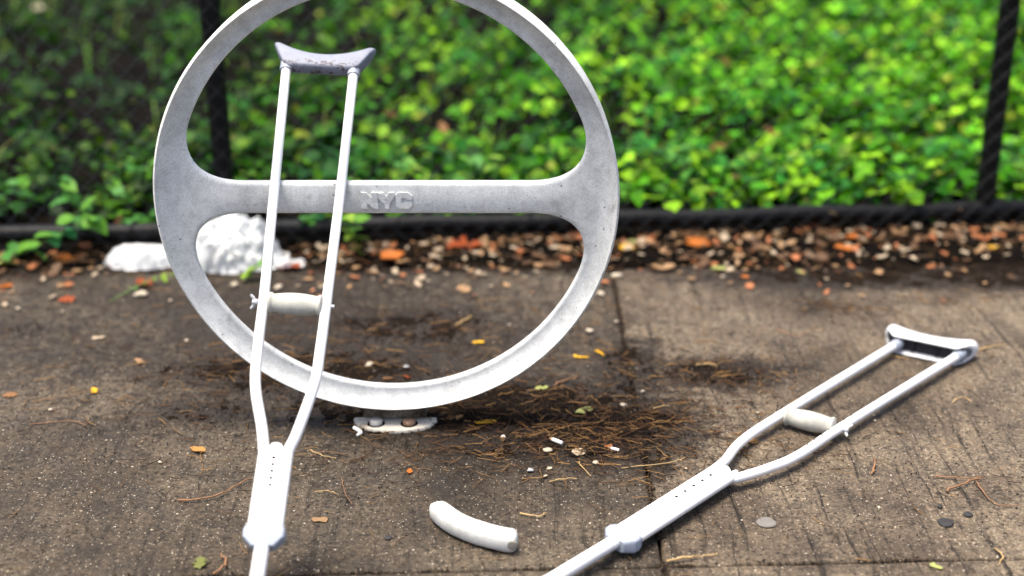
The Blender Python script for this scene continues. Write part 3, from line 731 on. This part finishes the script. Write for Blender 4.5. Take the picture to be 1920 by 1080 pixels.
sp = [  # px, py, size, rotation, shape, colour, label
 (735, 492, .060, .5, 'round', 'orange', 'bright orange leaf seen right of the lime sprig'),
 (872, 474, .095, 1.9, 'oak', 'red', 'large orange red lobed leaf below the crossbar'),
 (1085, 456, .060, 1.3, 'oak', 'rosy', 'dull rosy leaf just inside the right of the hoop'),
 (1212, 456, .060, .3, 'oak', 'rosy', 'rosy leaf against the rail right of the hoop'),
 (1308, 464, .082, 2.3, 'oak', 'orange', 'large orange lobed leaf between hoop and lying crutch'),
 (540, 505, .070, 1.4, 'oak', 'red', 'red orange leaf under the right end of the white bag'),
 (272, 536, .052, 1.0, 'oak', 'red', 'reddish brown leaf in front of the bag, with a long stalk'),
 (128, 492, .070, 1.5, 'oak', 'orange', 'orange lobed leaf left of the white bag'),
 (160, 472, .050, .9, 'ovate', 'orange', 'rusty oval leaf above the orange lobed leaf at left'),
 (125, 563, .040, 1.5, 'oak', 'red', 'small red brown leaf on the slab at left'),
 (10, 538, .038, 1.7, 'ovate', 'orange', 'narrow orange leaf at the left edge of the pavement'),
 (1175, 472, .036, 1.4, 'round', 'yellow', 'bright yellow leaf close to the right of the hoop'),
 (1186, 461, .028, .4, 'round', 'palegreen', 'pale green leaf just above the bright yellow one'),
 (1500, 513, .026, .4, 'scrap', 'palegreen', 'pale green leaf alone at the far slab edge at right'),
 (1348, 506, .034, 1.2, 'scrap', 'palegreen', 'yellowish green scrap on the far edge of the right slab'),
 (15, 497, .055, .2, 'round', 'palegreen', 'round pale green leaf at the left edge by the vine'),
 (1396, 520, .022, 1.2, 'ovate', 'orange', 'small orange leaf alone on the far right slab'),
 (1600, 455, .040, 1.5, 'round', 'orange', 'orange leaf in the litter below the rail at right'),
 (1580, 470, .042, 1.0, 'scrap', 'orange', 'peach coloured scrap left of a pale chip at right'),
 (1525, 438, .032, .8, 'round', 'red', 'red leaf under the rail above the lying crutch'),
 (1840, 460, .055, 1.4, 'oak', 'rosy', 'large rosy leaf in the litter at the right edge'),
 (1870, 452, .042, 1.6, 'ovate', 'rosy', 'pinkish oval leaf beneath the right fence post'),
 (1858, 471, .030, 1.3, 'ovate', 'yellow', 'golden leaf in the litter at the right edge'),
 (1245, 507, .055, 1.8, 'scrap', 'tan', 'crumpled tan leaf on the slab edge right of the hoop'),
 (177, 734, .021, .1, 'scrap', 'yellow', 'square orange yellow scrap alone on the left slab'),
 (371, 845, .034, 1.35, 'ovate', 'amber', 'orange brown leaf on the slab left of the leaning crutch'),
 (262, 679, .028, .6, 'scrap', 'tan', 'beige leaf scrap on the dark slab at left'),
 (185, 635, .026, 1.9, 'scrap', 'pale', 'pale curled scrap on the slab far left'),
 (18, 742, .030, 1.5, 'ovate', 'brown', 'brown leaf lying at the left edge of the slab'),
 (897, 643, .024, 1.9, 'scrap', 'yellow', 'yellow scrap seen through the hoop'),
 (910, 794, .040, 2.0, 'wedge', 'yellow', 'bright yellow wedge shaped petal right of the base plate'),
 (855, 786, .036, 1.55, 'oak', 'amber', 'small brown lobed leaf touching the base plate dirt'),
 (1095, 773, .040, 1.9, 'ovate', 'palegreen', 'green and tan leaf with stalk in the dirt right of the hoop'),
 (1016, 729, .030, 2.0, 'oak', 'palegreen', 'pale green torn leaf at the end of a short twig'),
 (1079, 669, .015, .3, 'scrap', 'yellow', 'leftmost of three yellow scraps right of the hoop'),
 (1094, 671, .022, 1.6, 'wedge', 'yellow', 'middle of three yellow scraps right of the hoop'),
 (1124, 663, .024, .6, 'wedge', 'yellow', 'rightmost of three yellow scraps right of the hoop'),
 (1085, 849, .026, 1.8, 'round', 'pale', 'cream leaf lying at the front edge of the dirt'),
 (768, 885, .018, .1, 'ovate', 'orange', 'tiny orange leaf on the slab below the base plate'),
 (1410, 829, .022, 1.4, 'round', 'amber', 'orange brown leaf inside the bow of the lying crutch'),
 (763, 708, .018, 1.0, 'scrap', 'red', 'red scrap just behind the bottom of the hoop'),
 (727, 711, .020, 1.5, 'scrap', 'brown', 'brown scrap behind the bottom of the hoop'),
 (600, 976, .026, 1.6, 'scrap', 'tan', 'flat beige chip on the slab right of the crutch collar'),
 (376, 1058, .034, .2, 'oak', 'olive', 'olive green leaf with a brown stalk at the bottom edge'),
 (1755, 1064, .020, .7, 'scrap', 'palegreen', 'yellowish green scrap near the bottom right joint'),
 (1141, 838, .016, 1.9, 'scrap', 'rosy', 'pinkish chip in the dirt beside a cream leaf'),
 (540, 480, .02, .4, 'scrap', 'pale', 'pale chip beside the right end of the bag'),
 (830, 238, .05, .3, 'ovate', 'brown', 'brown dead leaf caught in the greenery inside the hoop'),
]
for i, (px, py, s, r, kd, cl, lb) in enumerate(sp):
    if py < 300:
        q = P(px, py, .19); o = link('fallen_leaf', litter_mesh('fallen_leaf', kd, i, M['leaf_'+cl])); o.location = q; o.scale = (s,)*3; o.rotation_euler = (.5, .2, r); tag(o, lb, 'leaf')
        continue
    put('fallen_leaf', litter_mesh('fallen_leaf', kd, i, M['leaf_'+cl], .2 if py > 560 else .5), px, py, s*1.08, r + random.gauss(0, .1), lb, 'leaf')
o = put('fallen_leaf', litter_mesh('fallen_leaf', 'ovate', 77, M['leaf_rosy'], .3), 228, 446, .05, .2, 'brown red leaf leaning upright against the rail at left', 'leaf', tiltx=1.2)
o.location.z += .022
# nameless litter: three looks, each shared by what nothing tells apart
kinds = [('pale', 'small pale dry leaf chip in the litter strip along the fence', 'pale chips along the fence', ('ovate', 'scrap', 'oak'), (.014, .034), (74, 75)),
         ('tan', 'small tan leaf scrap in the litter strip along the fence', 'tan scraps along the fence', ('scrap', 'ovate', 'oak'), (.014, .038), (84, 95)),
         ('dull', 'small dark brown leaf in the litter strip along the fence', 'dark brown leaves along the fence', ('oak', 'ovate', 'scrap'), (.02, .050), (66, 60)),
         ('rosy', 'small rust coloured leaf bit in the litter strip along the fence', 'rusty bits along the fence', ('ovate', 'scrap', 'oak'), (.014, .034), (64, 50))]
def litter_spot():
    while True:
        x = random.uniform(-1.5, 1.6); y = FENCE(x) - .02 - abs(random.gauss(0, .15))
        if -1.0 < x < -.52 and y < 3.45: continue
        if x < -.5 and random.random() < .4: continue
        if y < 3.12: continue
        return Matrix.Translation((x, y, gz(x, y) + .003 + .004*random.random())), Matrix.Rotation(random.uniform(0, 6.28), 4, 'Z') @ Matrix.Rotation(random.gauss(0, .25), 4, 'X') @ Matrix.Rotation(random.gauss(0, .25), 4, 'Y')
LG = G(); lmi = []
for ki, (cl, lb, gr, shp, (s0, s1), (cnt, more)) in enumerate(kinds):
    ms = [litter_mesh('leaf_scrap', shp[i % 3], 100+i, M['leaf_'+cl], .25) for i in range(6)]
    for k in range(cnt):                           # the larger ones, one by one
        t_, r_ = litter_spot(); s = random.uniform(s0 + .25*(s1-s0), s1)
        o = link('leaf_scrap', ms[k % 6]); o.matrix_world = t_ @ r_ @ Matrix.Diagonal((s*random.uniform(.8, 1.2), s, s, 1)); tag(o, lb, 'leaf', gr)
    for k in range(more*2):                        # the fine rest as one
        t_, r_ = litter_spot(); s = random.uniform(s0*.5, s0 + .3*(s1-s0)); m_ = t_ @ r_ @ Matrix.Scale(s, 4); me = ms[k % 6]; b = len(LG.v)
        LG.v += [tuple(m_ @ v_.co) for v_ in me.vertices]; LG.f += [tuple(b+i for i in p.vertices) for p in me.polygons]; lmi += [ki]*len(me.polygons)
me = LG.mesh('leaf_litter', 50)
for q in kinds: me.materials.append(M['leaf_'+q[0]])
me.polygons.foreach_set('material_index', lmi)
tag(link('leaf_litter', me), kind='stuff')
# cigarette ends
def butt(px, py, ln, rot, label, r=.0036, bent=False):
    q = P(px, py); t = tag(empty('cigarette_butt', (q.x, q.y, gz(q.x, q.y))), label, 'cigarette butt'); d = Vector((math.cos(rot), math.sin(rot), 0))
    e = d*ln; pts = [Vector((0, 0, r)), e*.5 + Vector((0, 0, r*1.05)), e + Vector((0, 0, r))]
    G().tube(pts, [r, r*1.05, r*.95], 12).build('paper_tube', M['paper'], t)
    if bent: G().tube([pts[-1], pts[-1] + Vector((d.x*.004 - d.y*-.002, -.006, .001)), pts[-1] + Vector((-.006, -.014, -.001))], [r*.9, r*1.1, r*.6], 8).build('crushed_end', M['paper'], t)
    else: G().tube([Vector((0, 0, r)) - d*.006, Vector((0, 0, r))], r*.97, 10).build('filter', M['leaf_tan'], t)
butt(664, 806, .022, -.85, 'crushed white cigarette end beside the left of the base plate', bent=True)
butt(1036, 828, .024, -.7, 'longer white cigarette end among the dirt and needles')
butt(1146, 844, .016, -.5, 'short pinkish cigarette end right of the cream leaf', .0028)
butt(943, 826, .004, 1.4, 'stubby white cigarette end right of the yellow petal', .0045)
# pebbles
pm = m_plastic('pale_pebble', (.36, .31, .235), .8, .35, 160)
def pebble_mesh(seed, mt):
    bm = bmesh.new(); bmesh.ops.create_icosphere(bm, subdivisions=2, radius=1.)
    for v_ in bm.verts: v_.co *= 1 + .6*noise.noise(v_.co*1.2 + Vector((seed*3.1, 0, 0))); v_.co.z *= .42
    me = bpy.data.meshes.new('pebble'); bm.to_mesh(me); bm.free(); me.shade_smooth(); me.materials.append(mt); return me
pms = [pebble_mesh(i, pm) for i in range(4)]; pg = pebble_mesh(9, m_plastic('grey_pebble', (.28, .28, .28), .7))
def pebble(px, py, r, label, group=None, me=None, name='pebble'):
    q = P(px, py); o = link(name, me or random.choice(pms)); o.location = (q.x, q.y, gz(q.x, q.y) + r*.35); o.scale = (r*random.uniform(.9, 1.4), r, r); o.rotation_euler = (0, 0, random.uniform(0, 6.28)); tag(o, label, 'pebble', group)
pebble(1168, 762, .0070, 'round white pebble alone on the dirt beyond the cream leaf')
pebble(1026, 847, .0080, 'white pebble below the longer cigarette end')
pebble(1117, 870, .0055, 'small white pebble in front of the cream leaf')
pebble(692, 686, .0075, 'cream pebble seen inside the bottom of the hoop')
pebble(762, 690, .0060, 'grey pebble seen inside the bottom of the hoop', me=pg)
pebble(994, 884, .0060, 'grey pebble on the slab in front of the dirt', me=pg)
pebble(1127, 553, .0095, 'flat cream pebble beside the right rim of the hoop')
pebble(1156, 520, .0115, 'long cream pebble just above the pebble at the right rim')
pebble(1105, 622, .0075, 'flat cream chip below the pebbles at the right rim')
pebble(265, 555, .0130, 'pale oval stone in front of the white bag')
pebble(440, 536, .0090, 'yellowish stone seen inside the left of the hoop')
pebble(522, 541, .0090, 'white stone between the crutch tubes above the grip')
pebble(75, 34, .030, 'pale stone deep in the greenery at upper left')
for (px, py) in [(34, 580), (117, 585), (320, 565), (700, 524), (803, 528), (1050, 524), (1155, 605), (955, 610), (1420, 775), (1030, 880), (1023, 895), (490, 640), (95, 770), (300, 868), (1285, 880), (1648, 953), (1205, 735), (350, 640), (1640, 790), (1355, 520)]:
    pebble(px, py, random.uniform(.0026, .0050), 'tiny pale pebble scattered on the concrete slabs', 'tiny pebbles on the slabs')
# old chewing gum trodden flat
gmd = m_plastic('black_gum', (.016, .015, .015), .6); gml = m_plastic('grey_gum', (.13, .12, .11), .7)
for px, py, r, mt, lb in [(1773, 981, .014, gmd, 'large black gum spot on the right slab'), (1815, 966, .008, gmd, 'smaller black gum spot above the large one'), (1762, 951, .005, gmd, 'tiny black gum spot left of the other two'),
                          (728, 1010, .0065, gmd, 'round black gum spot left of the foam pad'), (1437, 981, .017, gml, 'pale grey gum spot below the lying crutch')]:
    q = P(px, py); g = G(); rg = []
    for s, z in ((1, .0005), (.92, .0022), (.5, .0030)):
        rg.append([(s*r*(1+.16*noise.noise((math.cos(a)*1.3+px, math.sin(a)*1.3, 0)))*math.cos(a), s*r*(1+.16*noise.noise((math.cos(a)*1.3+px, math.sin(a)*1.3, 0)))*math.sin(a), z) for a in np.linspace(0, 2*math.pi, 25)[:-1]])
    o = g.ring_loft(rg).build('gum_spot', mt); o.location = (q.x, q.y, .0008); tag(o, lb, 'gum spot')
# twigs, each picked out by where it lies (pixel path in the photo)
tw = [([(333, 941), (400, 936), (440, 915), (470, 902)], .0028, 'bark', 'long curved twig reaching towards the leaning crutch'),
      ([(1038, 726), (1085, 709)], .0030, 'bark', 'short straight twig joined to the pale green torn leaf'),
      ([(1250, 1056), (1300, 1050), (1345, 1042)], .0030, 'tan', 'orange brown twig at the bottom by the slab joint'),
      ([(1775, 925), (1815, 908), (1838, 900)], .0030, 'bark', 'thick twig in the bundle on the right slab'),
      ([(1752, 895), (1800, 900), (1845, 898)], .0020, 'bark', 'upper twig of the bundle on the right slab'),
      ([(1830, 905), (1850, 935), (1870, 948), (1915, 952)], .0018, 'bark', 'twig trailing from the bundle to the right edge'),
      ([(1634, 892), (1637, 862)], .0026, 'bark', 'short upright brown twig on the right slab'),
      ([(1832, 660), (1885, 648)], .0026, 'tan', 'straw coloured twig right of the lying saddle'),
      ([(1652, 672), (1705, 675)], .0018, 'tan', 'straw under the saddle of the lying crutch'),
      ([(1785, 758), (1802, 748), (1822, 756)], .0020, 'tan', 'forked straw on the slab below the saddle'),
      ([(1030, 906), (1082, 900)], .0018, 'tan', 'straw on the slab before the dirt'),
      ([(1085, 868), (1092, 880), (1108, 895)], .0016, 'tan', 'curved pine needle below the cream leaf'),
      ([(975, 965), (1010, 972), (1025, 965)], .0022, 'tan', 'broken straw right of the foam pad'),
      ([(640, 900), (648, 930), (660, 948)], .0016, 'bark', 'curved dark twig left of the foam pad'),
      ([(590, 925), (635, 930)], .0020, 'tan', 'straw right of the leaning crutch sleeve'),
      ([(580, 845), (605, 858), (630, 862)], .0018, 'tan', 'upper straw of a tuft right of the crutch fork'),
      ([(582, 858), (612, 850), (655, 856)], .0016, 'bark', 'lower straw of a tuft right of the crutch fork'),
      ([(855, 612), (885, 596)], .0032, 'tan', 'orange twig seen through the lower hoop'),
      ([(1305, 688), (1345, 690)], .0024, 'tan', 'pale twig above the needle clump near the lying crutch'),
      ([(1455, 620), (1500, 632), (1530, 612)], .0016, 'bark', 'bent twig before the lying saddle'),
      ([(60, 755), (130, 745), (170, 733)], .0016, 'bark', 'thin twig pointing at the square yellow scrap'),
      ([(55, 798), (130, 792), (160, 800)], .0015, 'bark', 'thin dark twig low on the left slab'),
      ([(1165, 880), (1250, 872), (1290, 858)], .0016, 'tan', 'long needle crossing the slab joint'),
      ([(1225, 768), (1255, 764)], .0020, 'tan', 'straw at the right end of the dirt'),
      ([(400, 1080), (425, 1062), (415, 1042)], .0030, 'bark', 'bent brown stalk at the bottom beside a green leaf'),
      ([(1560, 400), (1580, 432)], .0035, 'tan', 'dry stalk leaning on the rail above the litter'),
      ([(1778, 425), (1812, 402)], .0035, 'tan', 'straw leaning on the rail near the right post'),
      ([(268, 540), (310, 545), (325, 548)], .0014, 'bark', 'stalk of the reddish leaf in front of the bag'),
      ([(1865, 1030), (1880, 1048), (1870, 1062)], .0018, 'tan', 'curled straw at the bottom right corner')]
for pts, r, mt, lb in tw:
    q = [P(*p) for p in pts]
    if len(q) == 2: q.insert(1, (q[0]+q[1])/2 + Vector((.004, .003, 0)))
    o0 = q[0].copy(); lean = 'leaning on the rail' in lb
    for i, p in enumerate(q): p.z = gz(p.x, p.y) + r*.8 + (.0015 if i % 2 else 0)
    if lean:
        b_ = P(pts[1][0], pts[1][1]); b_.z = gz(b_.x, b_.y) + r; t_ = P(pts[0][0], pts[0][1], .07)
        if pts[0][1] > pts[1][1]: b_ = P(*pts[0]); b_.z = gz(b_.x, b_.y) + r; t_ = P(*pts[1], .07)
        t_.y = FENCE(t_.x) - .034; q = [b_, (b_+t_)/2 + Vector((.004, 0, .003)), t_]; o0 = b_.copy()
    o0.z = 0
    sp_ = smooth_path([p - o0 for p in q], 5); n = len(sp_)
    for i in range(1, n-1): sp_[i] += Vector((random.gauss(0, r*.55), random.gauss(0, r*.55), abs(random.gauss(0, r*.4))))
    o = G().tube(sp_, [r*random.uniform(.5, .85)*(1 - .45*i/n) for i in range(n)], 7).build('twig', M[mt]); o.location = o0; tag(o, lb, 'twig')

# needles and crumbs: uncountable
NS = G(); nc = []
spal = [(.040, .019, .009), (.022, .012, .007), (.075, .034, .013), (.16, .085, .03), (.012, .008, .005), (.10, .048, .017), (.03, .016, .008), (.26, .145, .05), (.015, .009, .006)]
def strand(x, y, l, a, r, c):
    b = len(NS.v); z = gz(x, y); cv = random.gauss(0, .5); m = 5; px, py, aa = x, y, a
    for i in range(m):
        pz = max(z, gz(px, py)) + .0010 + .0022*random.random()
        s = Vector((-math.sin(aa), math.cos(aa), 0))*r*(1-.12*i)
        NS.v += [(px+s.x, py+s.y, pz), (px-s.x, py-s.y, pz), (px, py, pz+r*1.6)]; nc.extend([(*c, 1)]*3)
        aa += cv/m + random.gauss(0, .12); px += math.cos(aa)*l/(m-1); py += math.sin(aa)*l/(m-1)
    for i in range(m-1):
        for j in range(3): k2 = (j+1) % 3; NS.f.append((b+3*i+j, b+3*i+k2, b+3*i+3+k2, b+3*i+3+j))
clumps = [(P(1150, 800), .16, .09, 620), (P(1050, 800), .2, .1, 600), (P(1360, 700), .09, .05, 190), (P(1560, 577), .07, .025, 110), (P(1000, 860), .2, .05, 240), (P(650, 700), .3, .12, 300), (P(830, 620), .3, .14, 320), (P(1180, 680), .12, .1, 120), (P(1760, 560), .15, .03, 60), (P(430, 720), .25, .12, 320), (P(720, 850), .25, .05, 110), (P(1340, 740), .1, .06, 60)]
for c, sx, sy, cnt in clumps:
    for k in range(cnt):
        x, y = random.gauss(c.x, sx), random.gauss(c.y, sy)
        if y > 3.4: continue
        strand(x, y, random.uniform(.012, .05), random.gauss(0, .7) if random.random() < .6 else random.uniform(0, 6.28), random.uniform(.0004, .0009), random.choice(spal))
for k in range(1000):
    x, y = random.uniform(-1.3, 1.35), random.uniform(1.95, 3.4); strand(x, y, random.uniform(.008, .04), random.uniform(0, 6.28), random.uniform(.0003, .0008), random.choice(spal))
for k in range(900):
    x = random.uniform(-1.5, 1.7); y = FENCE(x) - abs(random.gauss(0, .125)); strand(x, y, random.uniform(.012, .05), random.uniform(0, 6.28), random.uniform(.0006, .0014), random.choice(spal))
me = NS.mesh('dry_needles', 180); at = me.color_attributes.new('Col', 'FLOAT_COLOR', 'POINT'); at.data.foreach_set('color', np.array(nc, dtype=np.float32).reshape(-1))
tag(link('dry_needles', me, M['strand']), kind='stuff')
CG = G(); cc_ = []
def crumb(x, y, r, c):
    b = len(CG.v); z = gz(x, y) + r*.3; j = lambda: random.uniform(.6, 1.3)*r
    CG.v += [(x+j(), y, z), (x, y+j(), z), (x-j(), y, z), (x, y-j(), z), (x, y, z+j()*.8), (x, y, z-r)]; cc_.extend([(*c, 1)]*6)
    CG.f += [tuple(b+i for i in t_) for t_ in ((0,1,4),(1,2,4),(2,3,4),(3,0,4),(1,0,5),(2,1,5),(3,2,5),(0,3,5))]
n = 0; tries = 0
while n < 15000 and tries < 90000:
    tries += 1
    x, y = random.uniform(-1.4, 1.5), random.uniform(2.1, 3.41); m_ = dirt_mask(x, y)
    if random.random() > .14 + .35*grime(x, y) + m_*.8: continue
    c = random.choice([(.006, .0045, .0035), (.012, .008, .006), (.022, .014, .009), (.008, .006, .0045), (.045, .028, .016)])
    crumb(x, y, random.uniform(.0008, .0030)*(1 if m_ > .5 else .7), c); n += 1
for k in range(1500):
    x, y = random.uniform(-1.4, 1.5), random.uniform(1.95, 3.41); crumb(x, y, random.uniform(.0006, .0016), random.choice([(.38, .33, .26), (.26, .22, .17), (.5, .45, .37)]))
for k in range(2600):
    if random.random() < .6: x, y = SX + random.gauss(0, .0028), random.uniform(1.95, 3.4)
    else: x = random.uniform(-1.1, 1.2); y = skew(x, SY0) + random.gauss(0, .0028)
    if noise.noise((x*9, y*9, 0)) < -.05: continue
    r = random.uniform(.0012, .0036); b = len(CG.v); crumb(x, y, r, random.choice([(.012, .008, .006), (.03, .02, .012), (.05, .034, .02)]))
    if abs(x-SX) < .004 or abs(y-skew(x, SY0)) < .004:
        for i in range(b, b+6): q = CG.v[i]; CG.v[i] = (q[0], q[1], q[2] - random.uniform(.002, .004))
me = CG.mesh('dirt_crumbs', 0); at = me.color_attributes.new('Col', 'FLOAT_COLOR', 'POINT'); at.data.foreach_set('color', np.array(cc_, dtype=np.float32).reshape(-1))
tag(link('dirt_crumbs', me, M['crumb']), kind='stuff')
